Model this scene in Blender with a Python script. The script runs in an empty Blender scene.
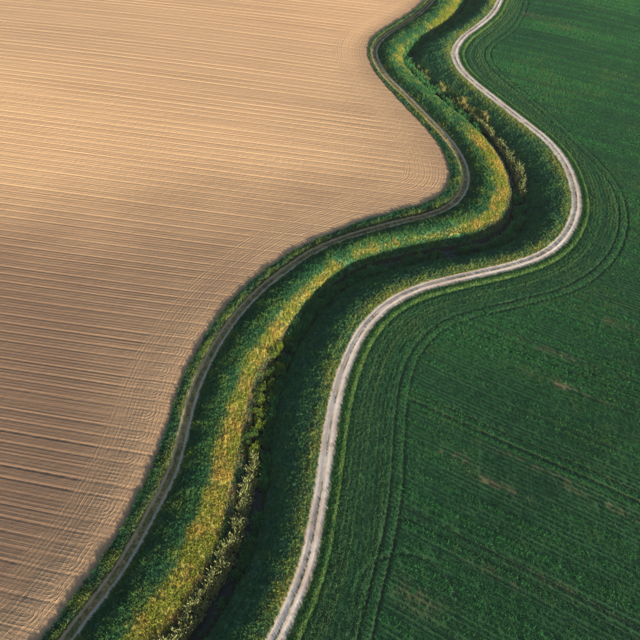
import bpy, math, random
import numpy as np
rng = np.random.default_rng(7); random.seed(7)
SC = bpy.context.scene; COL = SC.collection

# ---------------------------------------------------------------- camera, sky, sun, exposure
cam_d = bpy.data.cameras.new('camera'); cam = bpy.data.objects.new('camera', cam_d); COL.objects.link(cam)
cam.location = (0, 0, 100); cam.rotation_euler = (math.radians(90-46), 0, 0)
cam_d.sensor_width = 36; cam_d.lens = 36*680/640; cam_d.clip_start = 1; cam_d.clip_end = 9000
SC.camera = cam
SUN_EL, SUN_AZ = 13.0, math.atan2(0.52, -0.854)
world = bpy.data.worlds.new('World'); SC.world = world; world.use_nodes = True
wn = world.node_tree.nodes; wl = world.node_tree.links
bg = wn['Background']; sky = wn.new('ShaderNodeTexSky'); sky.sky_type = 'NISHITA'; sky.sun_disc = False
sky.sun_elevation = math.radians(SUN_EL); sky.sun_rotation = SUN_AZ
sky.air_density = 1.0; sky.dust_density = 1.0; sky.ozone_density = 1.0
wl.new(sky.outputs[0], bg.inputs[0]); bg.inputs[1].default_value = 0.09
sd = bpy.data.lights.new('sun', 'SUN'); sun = bpy.data.objects.new('sun', sd); COL.objects.link(sun)
sd.energy = 5.0; sd.angle = math.radians(0.6); sd.color = (1.0, 0.86, 0.66)
el = math.radians(SUN_EL)
from mathutils import Vector
to_sun = Vector((math.sin(SUN_AZ)*math.cos(el), math.cos(SUN_AZ)*math.cos(el), math.sin(el)))
sun.rotation_euler = to_sun.to_track_quat('Z', 'Y').to_euler(); sun.location = (80, -60, 120)
vs = SC.view_settings; vs.view_transform = 'Standard'; vs.look = 'None'; vs.exposure = 1.66; vs.gamma = 1

# ---------------------------------------------------------------- numpy helpers
def hash2(i, j, k):
    h = (i*374761393 + j*668265263 + k*974634777) & 0xffffffff
    h = ((h ^ (h >> 13))*1274126177) & 0xffffffff
    return ((h ^ (h >> 16)) & 0xffff)/65535.0
def vnoise(x, y, k=0):
    xi = np.floor(x).astype(np.int64); yi = np.floor(y).astype(np.int64)
    fx = x-xi; fy = y-yi; fx = fx*fx*(3-2*fx); fy = fy*fy*(3-2*fy)
    a = hash2(xi, yi, k); b = hash2(xi+1, yi, k); c = hash2(xi, yi+1, k); d = hash2(xi+1, yi+1, k)
    return (a*(1-fx)+b*fx)*(1-fy)+(c*(1-fx)+d*fx)*fy
def fbm(x, y, k=0, o=3):
    t = 0; a = 1; s = 0
    for i in range(o):
        t = t+a*vnoise(x*2**i+17.3*i, y*2**i+5.1*i, k+i); s += a; a *= 0.5
    return t/s
def ss(a, b, x):
    t = np.clip((x-a)/(b-a), 0, 1); return t*t*(3-2*t)
def lerp(a, b, t): return a+(b-a)*t

# ---------------------------------------------------------------- the lines of the land, in metres (x east, y north of the viewpoint)
CUR = {
'A':[(-41.8,30.1),(-39.1,34.0),(-37.2,37.3),(-35.1,41.5),(-33.1,45.9),(-31.3,50.6),(-29.9,55.3),(-28.6,60.1),(-27.4,66.4),(-26.6,74.6),(-25.7,81.6),(-23.6,89.2),(-21.2,96.3),(-17.6,103.6),(-12.7,110.6),(-7.4,116.6),(-1.8,121.5),(3.5,124.8),(10.7,129.3),(19.4,133.2),(25.7,136.0),(30.3,139.8),(33.1,145.3),(34.0,150.7),(33.7,156.4),(32.6,162.8),(29.6,172.7),(24.3,186.3),(18.7,202.0),(16.5,212.3),(16.3,222.5),(19.2,231.8),(24.6,240.0),(32.5,250.4),(40.1,263.3),(47.4,277.1),(55.6,296.6)],
'B':[(-38.0,29.7),(-35.7,33.9),(-33.9,37.4),(-31.5,41.6),(-29.6,45.8),(-28.1,50.0),(-26.7,54.5),(-25.5,58.3),(-24.5,62.7),(-24.0,69.8),(-23.6,75.8),(-23.0,80.0),(-22.0,84.1),(-20.5,89.5),(-17.4,97.2),(-12.8,105.3),(-7.7,111.6),(-2.3,117.4),(3.4,121.6),(11.2,125.5),(18.9,128.7),(26.4,131.6),(31.6,135.0),(34.9,139.5),(37.0,145.1),(37.6,150.9),(37.0,157.5),(34.9,166.0),(31.3,175.6),(26.0,189.0),(20.6,202.3),(18.1,213.4),(18.3,222.2),(22.2,231.5),(28.8,240.5),(36.6,251.8),(42.7,263.9),(49.8,277.8),(57.3,297.4)],
'C':[(-31.0,29.0),(-28.7,33.5),(-25.3,39.7),(-22.1,46.5),(-19.8,54.9),(-18.7,64.3),(-17.8,72.6),(-16.2,80.7),(-13.1,89.5),(-8.8,98.3),(-3.4,107.1),(3.3,114.3),(11.3,119.1),(20.6,122.7),(30.2,126.0),(37.5,130.6),(41.0,135.7),(42.6,143.7),(42.2,151.8),(39.8,161.5),(35.4,175.2),(29.7,189.1),(24.7,199.9),(22.5,208.7),(23.9,218.7),(28.2,226.3),(36.4,237.6),(43.2,250.5),(47.0,260.7),(53.6,278.6),(61.7,300.7)],
'Y':[(-25.9,29.8),(-22.8,34.3),(-19.7,39.6),(-17.4,44.6),(-16.1,49.4),(-15.4,54.9),(-14.6,59.5),(-14.3,65.3),(-13.7,72.7),(-12.9,79.6),(-11.2,85.2),(-8.3,91.0),(-5.0,98.8),(-1.7,104.8),(3.3,111.1),(8.5,116.1),(14.8,118.9),(21.8,121.4),(27.8,123.0),(32.6,124.3),(37.1,126.5),(42.0,129.9),(45.2,135.5),(47.5,143.9),(47.7,152.0),(46.1,162.1),(43.2,170.9),(39.1,179.7),(35.3,187.3),(31.7,195.3),(27.8,205.8),(26.3,214.9),(29.1,223.8),(34.1,230.8),(41.4,239.8),(47.7,250.1),(52.9,264.0),(59.6,283.1),(67.7,305.6)],
'D':[(-21.1,29.5),(-18.4,33.8),(-14.6,40.6),(-12.1,47.1),(-10.7,53.5),(-10.1,60.2),(-10.1,68.2),(-9.4,75.5),(-8.2,81.8),(-6.0,90.0),(-2.7,97.7),(1.5,104.6),(6.6,109.6),(13.4,113.2),(20.3,115.9),(27.3,118.0),(34.4,119.4),(41.3,122.2),(46.3,127.4),(48.9,134.4),(49.8,142.7),(49.8,150.2),(49.1,159.2),(47.4,168.3),(44.6,177.0),(40.6,185.6),(36.6,193.4),(32.3,202.4),(29.1,212.0),(29.6,220.7),(33.3,228.3),(41.8,236.2),(50.5,248.1),(58.4,266.4),(65.6,286.8),(74.1,309.6)],
'E':[(-8.7,28.1),(-5.9,33.5),(-3.5,39.0),(-1.5,45.3),(-0.5,51.3),(0.3,56.2),(1.5,65.7),(2.7,73.7),(4.5,81.1),(7.2,88.7),(10.4,94.3),(14.7,99.2),(20.2,102.9),(25.2,105.0),(33.4,107.7),(40.9,110.1),(48.2,113.5),(54.4,119.0),(58.9,126.3),(61.5,133.3),(62.8,142.0),(62.8,150.9),(60.7,161.0),(56.2,171.4),(51.2,182.3),(45.9,194.5),(43.3,204.0),(43.5,214.5),(47.9,225.0),(54.8,234.6),(61.1,244.7),(66.2,257.4),(72.0,274.0),(79.9,297.9)],
'T':[(4.2,27.0),(6.2,33.3),(8.1,40.2),(10.7,48.7),(12.5,57.3),(13.8,68.0),(15.3,76.7),(17.4,83.7),(21.5,90.1),(28.1,95.0),(41.0,99.3),(52.3,103.5),(62.1,111.4),(68.8,121.7),(72.2,132.6),(72.6,143.0),(70.4,153.9),(66.1,168.3),(61.1,183.4),(55.6,197.6),(53.3,209.0),(56.0,219.1),(65.3,231.5),(71.4,244.9),(77.2,262.2),(85.9,287.9)],
}
def spline(pts):
    p = np.array(pts, float)
    p = np.vstack([2*p[0]-p[1], p, 2*p[-1]-p[-2]])
    out = []
    for i in range(1, len(p)-2):
        n = max(2, int(np.linalg.norm(p[i+1]-p[i])/0.5))
        t = np.linspace(0, 1, n, endpoint=False)[:, None]
        a, b, c, d = p[i-1], p[i], p[i+1], p[i+2]
        out.append(0.5*((2*b)+(-a+c)*t+(2*a-5*b+4*c-d)*t**2+(-a+3*b-3*c+d)*t**3))
    q = np.vstack(out+[p[-2:-1]])
    L = np.r_[0, np.cumsum(np.linalg.norm(np.diff(q, axis=0), axis=1))]
    u = np.arange(0, L[-1], 0.5); q = np.c_[np.interp(u, L, q[:, 0]), np.interp(u, L, q[:, 1])]
    k = np.exp(-0.5*(np.arange(-8, 9)/3.5)**2); k /= k.sum()
    e = np.vstack([q[:1]+(q[:1]-q[1:9][::-1]), q, q[-1:]+(q[-1:]-q[-9:-1][::-1])])
    q = np.c_[np.convolve(e[:, 0], k, 'valid'), np.convolve(e[:, 1], k, 'valid')]
    q = q[::2]
    lo = np.array([-0.55, -0.83])*np.array([[2500.], [600.], [150.], [60.], [20.]])+q[0]
    hi = np.array([0.36, 0.93])*np.array([[20.], [60.], [150.], [600.], [2500.]])+q[-1]
    return np.vstack([lo, q, hi])
PL = {k: spline(v) for k, v in CUR.items()}
def sdf(line, X, Y):
    P = np.c_[X.ravel(), Y.ravel()]; n = len(P)
    a = line[:-1]; d = line[1:]-a; L2 = (d**2).sum(1); sl = np.r_[0, np.cumsum(np.sqrt(L2))]
    D = np.empty(n); S = np.empty(n); mid = a+d/2; hl = np.sqrt(L2)/2
    tile = (np.floor(P[:, 0]/12).astype(np.int64)+5000)*10000+np.floor(P[:, 1]/12).astype(np.int64)+5000
    order = np.argsort(tile, kind='stable'); cuts = np.nonzero(np.diff(tile[order]))[0]+1
    for ids in np.split(order, cuts):                      # tile by tile, only the stretches of line that can be nearest
        q = P[ids]; c = (q.min(0)+q.max(0))/2; rad = np.linalg.norm(q-c, axis=1).max()
        dm = np.linalg.norm(mid-c, axis=1); k = np.nonzero(dm-hl <= (dm+hl).min()+2*rad)[0]
        da = d[k]; aa = a[k]
        rx = q[:, 0:1]-aa[:, 0]; ry = q[:, 1:2]-aa[:, 1]
        t = np.clip((rx*da[:, 0]+ry*da[:, 1])/L2[k], 0, 1)
        ex = rx-t*da[:, 0]; ey = ry-t*da[:, 1]; e2 = ex*ex+ey*ey
        j = e2.argmin(1); r = np.arange(len(q))
        cr = da[j, 0]*ry[r, j]-da[j, 1]*rx[r, j]
        D[ids] = np.sqrt(e2[r, j])*np.where(cr > 0, -1, 1)
        S[ids] = sl[k[j]]+t[r, j]*np.sqrt(L2[k[j]])
    return D.reshape(X.shape), S.reshape(X.shape)
def s_at(k, x, y): return float(sdf(PL[k], np.array([x]), np.array([y]))[1][0])

S_REED0, S_SHR0 = s_at('D', -10.1, 60.1), s_at('D', -6.0, 89.8)
S_W1, S_BEND, S_UP, S_YR, S_TOP = (s_at('D', *p) for p in ((41.2, 122.0), (49.7, 142.4), (45.7, 174.9), (36.5, 193.1), (29.5, 215.9)))

# raster of the distances and of the land's height, 0.6 m apart
CS = 0.6; GX = np.arange(-175, 175.01, CS); GY = np.arange(12, 318, CS)
RX, RY = np.meshgrid(GX, GY)
def height_base(F, X, Y):
    A, B, C, Yk, D, E = (F[k] for k in 'ABCYDE')
    q = np.clip(-0.62*X+0.78*(Y-120), -75, 230)           # away from the sun
    z = np.zeros_like(A)
    away = 150*(1-np.exp(-np.maximum(-A, 0)/150))
    fieldz = lerp(-0.085, 0.085, ss(50, 215, Y))*away*ss(0, 9, -A)
    z = np.where(A < 0, fieldz, 0.10*ss(0.0, 1.3, A))
    m = (B > 1.3) & (C < 0); t = np.clip((B-1.3)/np.maximum(B-1.3-C, 0.01), 0, 1)
    z = np.where(m, 0.10+1.65*(1-(1-t)**1.9), z)
    m = (C >= 0) & (Yk < 0); t = C/np.maximum(C-Yk, 0.01)
    z = np.where(m, 1.75-1.60*t**1.2, z)
    m = (Yk >= 0) & (D < 0); t = Yk/np.maximum(Yk-D, 0.01)
    z = np.where(m, 0.15-2.05*ss(-0.12, 0.8, t), z)
    m = (D >= 0) & (E < 0); t = np.clip((D-0.7)/np.maximum(D-0.7-(E+1.7), 0.01), 0, 1)
    z = np.where(m, -1.9+4.5*(1-(1-t)**2.15), z)
    rollr = (0.00042*(q+20)**2-0.5)*ss(6, 45, E)
    z = np.where(E >= 0, 2.6-0.35*ss(1.6, 3.4, E)+rollr, z)
    return z
RF = {}; RS = {}
for k in 'ABCYDET': RF[k], RS[k] = sdf(PL[k], RX, RY)
RZ = height_base(RF, RX, RY)
g = np.exp(-0.5*(np.arange(-3, 4)/1.0)**2); g /= g.sum()
for ax in (0, 1):
    pad = np.pad(RZ, [(3, 3) if i == ax else (0, 0) for i in (0, 1)], mode='edge')
    RZ = sum(g[i]*np.take(pad, np.arange(i, i+RZ.shape[ax]), axis=ax) for i in range(7))
def samp(G, x, y):
    fx = np.clip((x-GX[0])/CS, 0, len(GX)-1.001); fy = np.clip((y-GY[0])/CS, 0, len(GY)-1.001)
    i = fx.astype(int); j = fy.astype(int); fx = fx-i; fy = fy-j
    return (G[j, i]*(1-fx)+G[j, i+1]*fx)*(1-fy)+(G[j+1, i]*(1-fx)+G[j+1, i+1]*fx)*fy
def samp_n(G, x, y):
    return G[np.clip(np.rint((y-GY[0])/CS).astype(int), 0, len(GY)-1), np.clip(np.rint((x-GX[0])/CS).astype(int), 0, len(GX)-1)]

# ploughing and drilling coordinates
UTURN = [(-42.6,33.4),(-40.3,37.3),(-37.8,41.1),(-36.0,45.2),(-34.3,49.8),(-32.8,54.4),(-31.8,59.3),(-30.9,64.0),(-29.7,68.5),(-29.2,73.2),(-28.7,78.0),(-28.0,83.0),(-26.6,87.8),(-24.6,92.6)]
def furrow_v(x, y):
    m = 0.245-0.0006*(np.clip(y, 20, 320)-60); return y+np.clip(x, -400, 400)*m
CROP_A = math.radians(-31.5)
def crop_w(x, y): return -x*math.sin(CROP_A)*1.0+y*math.cos(CROP_A)
def crop_u(x, y): return x*math.cos(CROP_A)+y*math.sin(CROP_A)
W2 = float(crop_w(16.0, 76.0))
TRAMS = [(W2, 1.15), (W2+21.0, 0.55), (W2-21.5, 0.6), (W2-34, 0.4), (W2+44, 0.35), (W2+66, 0.35), (W2+110, 0.3)]
def uturn_d(x, y):
    a = math.radians(-14); dx, dy = -math.cos(a), -math.sin(a); best = np.full(x.shape, 9.0)
    for cx, cy in UTURN:
        cx2 = cx+dx*2.3; cy2 = cy+dy*2.3
        rx = x-cx2; ry = y-cy2; t = np.maximum(rx*dx+ry*dy, 0)
        best = np.minimum(best, np.hypot(rx-t*dx, ry-t*dy))
    return best
def tram_mask(x, y, T):
    """1 in a wheel mark of the crop field"""
    m = np.exp(-((np.abs(T)-0.95)/0.27)**2)*(0.5+0.5*vnoise(x*0.1, y*0.1, 31))
    w = crop_w(x, y)
    for c, s in TRAMS:
        wob = 0.5*(fbm(crop_u(x, y)*0.03, y*0+c, 41)-0.5)
        m = np.maximum(m, s*np.exp(-((np.abs(w-c-wob)-0.85)/0.30)**2)*ss(0.3, 2.0, T)*(0.75+0.25*vnoise(x*0.15, y*0.15, 33)))
    for cx, cy, r in ((12.3, 38.3, 7.2), (62.5, 181.0, 3.0)):
        m = np.maximum(m, 0.55*np.exp(-((np.hypot(x-cx, y-cy)-r)/0.3)**2)*ss(-3, 1, y-cy))
    return m
BARE = [(43.9,77.7,7,0.7,1.0),(43.7,86.4,8,0.7,0.6),(22.1,63.0,3.2,0.9,0.9),(28.8,56.9,5,0.7,0.9),(37.3,59.3,9,0.6,0.5),(44.3,53.7,6,0.7,0.7),(84.3,231.5,7,1.6,0.8),(25.7,42.4,5,0.8,0.6),(34.7,40.2,6,0.7,0.5),(40.5,80.9,5,0.6,0.5),(58,94,6,1,0.5),(14,39,4,2,0.4),(75,243,9,2,0.5)]
def bare_mask(x, y):
    u = crop_u(x, y); w = crop_w(x, y); m = np.zeros_like(x)
    for cx, cy, a, b, s in BARE:
        cu = crop_u(cx, cy); cw = crop_w(cx, cy)
        m = np.maximum(m, s*np.exp(-(((u-cu)/a)**2+((w-cw)/b)**2)))
    return 0.85*m*ss(0.35, 0.65, fbm(x*0.9, y*0.9, 51))

def relief(x, y, f):
    """small relief on top of the smooth land"""
    z = np.zeros_like(x)
    def part(mask, fn):
        i = np.nonzero(mask)[0]
        if len(i): z[i] += fn(x[i], y[i], {k: v[i] for k, v in f.items()})
    def soil(x, y, f):
        A = f['A']; v = furrow_v(x, y); head = ss(12.5, 10.5, -A)*ss(0, 0.6, -A)
        ph = v/2.34+0.14*(fbm(x*0.02, v*0.35, 5, 2)-0.5); fl = np.floor(ph); fr = ph-fl
        amp = 0.35+0.75*hash2(fl.astype(np.int64), np.zeros_like(ph, dtype=np.int64), 3)**1.5
        gro = -GROOVE*np.exp(-((fr-0.5)*2.34/0.24)**2)*amp+0.15*GROOVE*np.exp(-((fr-0.74)*2.34/0.35)**2)*amp
        gro = gro+0.010*np.sin(2*math.pi*v/1.03)*(0.3+vnoise(x*0.05, v*0.6, 8))
        hr = 0.007*np.sin(2*math.pi*(-A)/1.25+0.6*vnoise(x*.1, y*.1, 4))
        return (gro*(1-0.45*head)+hr*head+0.05*(fbm(x*1.3, y*1.3, 9, 2)-0.5))*ss(0, 0.5, -A)
    part(f['A'] < 0, soil)
    part((f['A'] >= 0) & (np.abs(f['B']) > 1.2) & (f['E'] < -1.5), lambda x, y, f: 0.22*(fbm(x*0.5, y*0.5, 11, 2)-0.5))
    part(np.abs(f['B']) < 1.3, lambda x, y, f: -0.07*np.exp(-((np.abs(f['B'])-0.78)/0.24)**2)+0.03*(fbm(x*2, y*2, 12, 2)-.5))
    part(np.abs(f['E']) < 1.6, lambda x, y, f: 0.06-0.06*np.exp(-((np.abs(f['E']+0.05)-0.72)/0.26)**2)+0.03*(fbm(x*1.6, y*1.6, 13, 2)-.5)-0.03*np.abs(f['E']))
    part((f['E'] > 1.5) & (f['E'] < 5), lambda x, y, f: -0.22*np.exp(-((f['E']-3.05)/0.28)**2)+0.14*np.exp(-((f['E']-2.45)/0.3)**2))
    part(f['E'] > 3.3, lambda x, y, f: 0.06*(vnoise(x*.4, y*.4, 15)-.5)-0.22*tram_mask(x, y, f['T']))
    return z
GROOVE = 0.12

# ---------------------------------------------------------------- materials
def srgb(h): 
    return tuple(((c/255)/12.92 if c/255 <= 0.04045 else ((c/255+0.055)/1.055)**2.4) for c in h)
class NT:
    def __init__(self, name):
        self.m = bpy.data.materials.new(name); self.m.use_nodes = True
        self.t = self.m.node_tree; self.n = self.t.nodes; self.l = self.t.links
        self.b = self.n['Principled BSDF']; self.out = self.n['Material Output']
    def put(self, s, v):
        if isinstance(v, bpy.types.NodeSocket): self.l.new(v, s)
        elif v is not None:
            if hasattr(s.default_value, '__len__') and not hasattr(v, '__len__'): v = (v,)*len(s.default_value)
            if hasattr(s.default_value, '__len__') and len(s.default_value) == 4 and len(v) == 3: v = (*v, 1)
            s.default_value = v
    def math(self, op, a, b=None, c=None, clamp=False):
        n = self.n.new('ShaderNodeMath'); n.operation = op; n.use_clamp = clamp
        for s, v in zip(n.inputs, (a, b, c)): self.put(s, v)
        return n.outputs[0]
    def attr(self, name, kind='GEOMETRY', out='Fac'):
        n = self.n.new('ShaderNodeAttribute'); n.attribute_name = name; n.attribute_type = kind
        return n.outputs[out]
    def noise(self, scale, detail=3, vec=None, rough=0.6):
        n = self.n.new('ShaderNodeTexNoise'); n.inputs['Scale'].default_value = scale
        n.inputs['Detail'].default_value = detail; n.inputs['Roughness'].default_value = rough
        self.put(n.inputs['Vector'], vec if vec is not None else self.pos()); return n.outputs[0]
    def pos(self):
        if not hasattr(self, '_p'): self._p = self.n.new('ShaderNodeNewGeometry').outputs['Position']
        return self._p
    def comb(self, x, y, z=0.0):
        n = self.n.new('ShaderNodeCombineXYZ')
        for s, v in zip(n.inputs, (x, y, z)): self.put(s, v)
        return n.outputs[0]
    def mix(self, f, a, b):
        n = self.n.new('ShaderNodeMix'); n.data_type = 'RGBA'
        self.put(n.inputs[0], f); self.put(n.inputs[6], a); self.put(n.inputs[7], b); return n.outputs[2]
    def ramp(self, v, lo, hi, a=0.0, b=1.0):
        n = self.n.new('ShaderNodeMapRange'); n.interpolation_type = 'SMOOTHSTEP'
        for s, q in zip(n.inputs, (v, lo, hi, a, b)): self.put(s, q)
        return n.outputs[0]
    def bump(self, h, strength=1.0):
        n = self.n.new('ShaderNodeBump'); n.inputs['Strength'].default_value = strength
        n.inputs['Distance'].default_value = 1.0; self.put(n.inputs['Height'], h)
        self.l.new(n.outputs[0], self.b.inputs['Normal'])
    def sine(self, v, per, ph=0.0):
        return self.math('SINE', self.math('ADD', self.math('MULTIPLY', v, 2*math.pi/per), ph))
    def finish(self, col, rough=0.95, spec=0.1):
        self.put(self.b.inputs['Base Color'], col); self.put(self.b.inputs['Roughness'], rough)
        self.b.inputs['Specular IOR Level'].default_value = spec; return self.m

def mat_soil():
    t = NT('ploughed_soil'); v = t.attr('furrow'); a = t.attr('edge'); u = t.attr('along'); lp = t.attr('loop')
    a = t.math('MULTIPLY', a, -1)
    head = t.math('MULTIPLY', t.ramp(a, 13.2, 10.8), t.ramp(a, 0.3, 1.5))
    sa = t.attr('along_edge'); T2 = lambda p, q, ku, kv, det=2: t.noise(1.0, det, t.comb(t.math('MULTIPLY', p, ku), t.math('MULTIPLY', q, kv)))
    # rows of the field, rows of the headland, U-turn marks: long uneven ridges, sharpened
    def ridge(n): return t.math('POWER', t.math('SUBTRACT', 1.0, t.math('ABSOLUTE', t.math('MULTIPLY_ADD', n, 5.0, -2.5), None, None, True)), 2.0)
    streak = T2(u, v, 0.02, 2.0, 2); fine = T2(u, v, 0.04, 4.2, 2); st2 = T2(u, v, 0.012, 0.3)
    wob = t.math('MULTIPLY', t.noise(0.07, 1), 3.0)
    def thin(x, per, p=3.0): return t.math('POWER', t.math('MULTIPLY_ADD', t.sine(x, per, wob), 0.5, 0.5), p)
    brk = t.ramp(t.noise(0.35, 3), 0.32, 0.6, 0.2, 1.0)
    r1 = t.math('ADD', t.ramp(streak, 0.35, 0.65, -0.45, 0.45), t.math('MULTIPLY', t.ramp(fine, 0.35, 0.65, -1.0, 1.0), 0.45))
    r1 = t.math('ADD', r1, t.math('MULTIPLY', thin(v, 0.78, 1.5), t.ramp(st2, 0.35, 0.6, 0.8, 1.8)))
    r2 = t.math('MULTIPLY', t.math('MULTIPLY', thin(a, 0.74, 5.0), t.ramp(T2(sa, a, 0.05, 0.5, 2), 0.35, 0.6, 0.25, 1.0)), t.math('MULTIPLY', head, brk))
    lm = t.math('MULTIPLY', t.ramp(lp, 2.75, 2.45), t.math('MULTIPLY', t.ramp(a, 9.5, 6.5), t.ramp(a, 0.8, 2.0)))
    r3 = t.math('MULTIPLY', t.math('MULTIPLY', thin(lp, 0.64, 4.5), brk), lm)
    clod = t.noise(4.0, 5, None, 0.7); clod2 = t.noise(1.6, 3)
    h = t.math('MULTIPLY', r1, t.math('MULTIPLY_ADD', head, -0.010, 0.023))
    h = t.math('MULTIPLY_ADD', r2, 0.050, h)
    h = t.math('MULTIPLY_ADD', r3, 0.052, h)
    h = t.math('MULTIPLY_ADD', clod, 0.085, h)
    h = t.math('MULTIPLY_ADD', clod2, 0.05, h)
    # dry crumbs on the ridges, moister earth in broad streaks along the drilling
    moist = t.math('ADD', t.math('MULTIPLY', t.ramp(st2, 0.4, 0.72), 0.4), t.math('MULTIPLY', t.ramp(streak, 0.45, 0.75), 0.35))
    moist = t.math('MULTIPLY', moist, t.math('MULTIPLY_ADD', head, -0.6, 1.0))
    big = t.ramp(t.noise(0.012, 2), 0.35, 0.65)
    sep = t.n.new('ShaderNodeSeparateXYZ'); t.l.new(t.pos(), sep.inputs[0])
    low = t.ramp(t.math('ADD', sep.outputs[2], t.math('MULTIPLY', t.noise(0.03, 3), 2.0)), 2.4, -0.6)      # light falloff over the near field, painted in as darker soil on low ground
    c = t.mix(moist, (0.368, 0.237, 0.132), (0.235, 0.145, 0.085))
    c = t.mix(t.math('MULTIPLY', big, 0.25), c, (0.43, 0.285, 0.163))
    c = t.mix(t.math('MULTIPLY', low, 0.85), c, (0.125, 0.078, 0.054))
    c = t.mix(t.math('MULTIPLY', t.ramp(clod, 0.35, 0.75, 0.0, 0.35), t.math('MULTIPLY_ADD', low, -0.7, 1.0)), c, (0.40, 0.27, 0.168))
    c = t.mix(t.math('MULTIPLY', t.math('MAXIMUM', r2, r3), 0.45), c, (0.33, 0.225, 0.132))        # dry crumbs along the tines' ridges
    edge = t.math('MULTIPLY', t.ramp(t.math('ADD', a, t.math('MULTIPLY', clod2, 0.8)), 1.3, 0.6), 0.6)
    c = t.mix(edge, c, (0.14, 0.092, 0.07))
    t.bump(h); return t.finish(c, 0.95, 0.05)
def mat_turf(name, cols, dead=None):
    t = NT(name); n1 = t.noise(0.8, 4); n2 = t.noise(5, 4); n3 = t.noise(0.15, 2)
    c = t.mix(t.ramp(n1, 0.35, 0.65), cols[0], cols[1]); c = t.mix(t.ramp(n2, 0.45, 0.75), c, cols[2])
    if dead: c = t.mix(t.math('MULTIPLY', t.ramp(t.math('ADD', t.attr('dry'), t.math('MULTIPLY', t.math('SUBTRACT', n1, 0.5), 0.7)), 0.3, 0.8), 0.9), c, dead)
    if name == 'bank_turf':
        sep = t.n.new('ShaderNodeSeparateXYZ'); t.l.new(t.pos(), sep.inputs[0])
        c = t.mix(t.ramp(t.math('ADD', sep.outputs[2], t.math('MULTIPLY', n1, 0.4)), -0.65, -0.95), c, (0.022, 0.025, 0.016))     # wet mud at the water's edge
    t.bump(t.math('ADD', t.math('MULTIPLY', n2, 0.14), t.math('MULTIPLY', n1, 0.15))); return t.finish(c)
def mat_crop():
    t = NT('crop_soil'); w = t.attr('across'); n1 = t.noise(1.2, 4); n2 = t.noise(6, 3)
    st = t.noise(1.0, 3, t.comb(t.math('MULTIPLY', t.attr('along'), 0.06), t.math('MULTIPLY', w, 1.6)))
    c = t.mix(t.ramp(st, 0.3, 0.7), (0.012, 0.052, 0.020), (0.022, 0.075, 0.026))
    c = t.mix(t.ramp(n2, 0.45, 0.8, 0, 0.6), c, (0.05, 0.07, 0.03))
    c = t.mix(t.math('MULTIPLY', t.attr('bare'), 0.9), c, (0.17, 0.12, 0.07))
    c = t.mix(t.math('MULTIPLY', t.attr('tram'), 0.85), c, (0.030, 0.036, 0.020))
    t.bump(t.math('ADD', t.math('MULTIPLY', n2, 0.10), t.math('MULTIPLY', n1, 0.10))); return t.finish(c)
def mat_road():
    t = NT('pale_gravel'); e = t.attr('dist'); s = t.attr('along')
    n1 = t.noise(1.0, 4); n2 = t.noise(9, 4); n3 = t.noise(0.12, 3)
    ln = t.noise(1.0, 3, t.comb(t.math('MULTIPLY', s, 0.08), t.math('MULTIPLY', e, 2.6)))
    ew = t.math('ADD', e, t.math('MULTIPLY', t.math('SUBTRACT', n1, 0.5), 0.35))
    ab = t.math('ABSOLUTE', t.math('ADD', ew, 0.05))
    c = t.mix(t.ramp(ln, 0.3, 0.7), (0.29, 0.245, 0.21), (0.43, 0.385, 0.345))
    c = t.mix(t.ramp(n2, 0.4, 0.8, 0, 0.5), c, (0.50, 0.46, 0.42))
    c = t.mix(t.ramp(n3, 0.42, 0.68, 0, 0.6), c, (0.25, 0.19, 0.16)); c = t.mix(t.ramp(t.noise(0.7, 4), 0.52, 0.70, 0, 0.55), c, (0.20, 0.16, 0.125))
    mid = t.math('MULTIPLY', t.ramp(ab, 0.20, 0.08), t.ramp(t.noise(0.3, 3), 0.40, 0.62, 0.05, 0.9))
    c = t.mix(mid, c, (0.13, 0.115, 0.075))
    side = t.ramp(ab, 0.95, 1.35); c = t.mix(t.math('MULTIPLY', side, 0.8), c, (0.24, 0.175, 0.09))
    t.bump(t.math('ADD', t.math('MULTIPLY', n2, 0.04), t.math('MULTIPLY', n1, 0.04))); return t.finish(c, 0.95, 0.1)
def mat_track():
    t = NT('worn_earth'); e = t.attr('dist'); s = t.attr('along'); n1 = t.noise(1.1, 4); n2 = t.noise(8, 4); n3 = t.noise(0.05, 2)
    ew = t.math('ADD', e, t.math('MULTIPLY', t.math('SUBTRACT', n1, 0.5), 0.4)); ab = t.math('ABSOLUTE', ew)
    gr = t.mix(t.ramp(t.noise(0.5, 4), 0.35, 0.62), (0.09, 0.115, 0.04), (0.27, 0.195, 0.09)); gr = t.mix(t.ramp(n2, 0.45, 0.75, 0, 0.5), gr, (0.28, 0.22, 0.12))
    rut = t.mix(t.ramp(n2, 0.3, 0.8), (0.27, 0.20, 0.125), (0.36, 0.285, 0.195))
    k = t.math('MULTIPLY', t.ramp(ab, 0.42, 0.62), t.ramp(ab, 1.15, 0.92))
    k = t.math('MULTIPLY', k, t.ramp(t.noise(0.4, 3), 0.25, 0.5, 0.5, 1.0))
    right = t.ramp(e, -0.2, 0.3); rut = t.mix(t.math('MULTIPLY', right, 0.6), rut, (0.33, 0.30, 0.26))
    c = t.mix(k, gr, rut)
    t.bump(t.math('ADD', t.math('MULTIPLY', n2, 0.04), t.math('MULTIPLY', n1, 0.06))); return t.finish(c)
def mat_water():
    t = NT('stream_water'); n = t.noise(2.5, 3); t.bump(t.math('MULTIPLY', n, 0.02))
    return t.finish((0.006, 0.010, 0.010), 0.12, 0.3)
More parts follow.
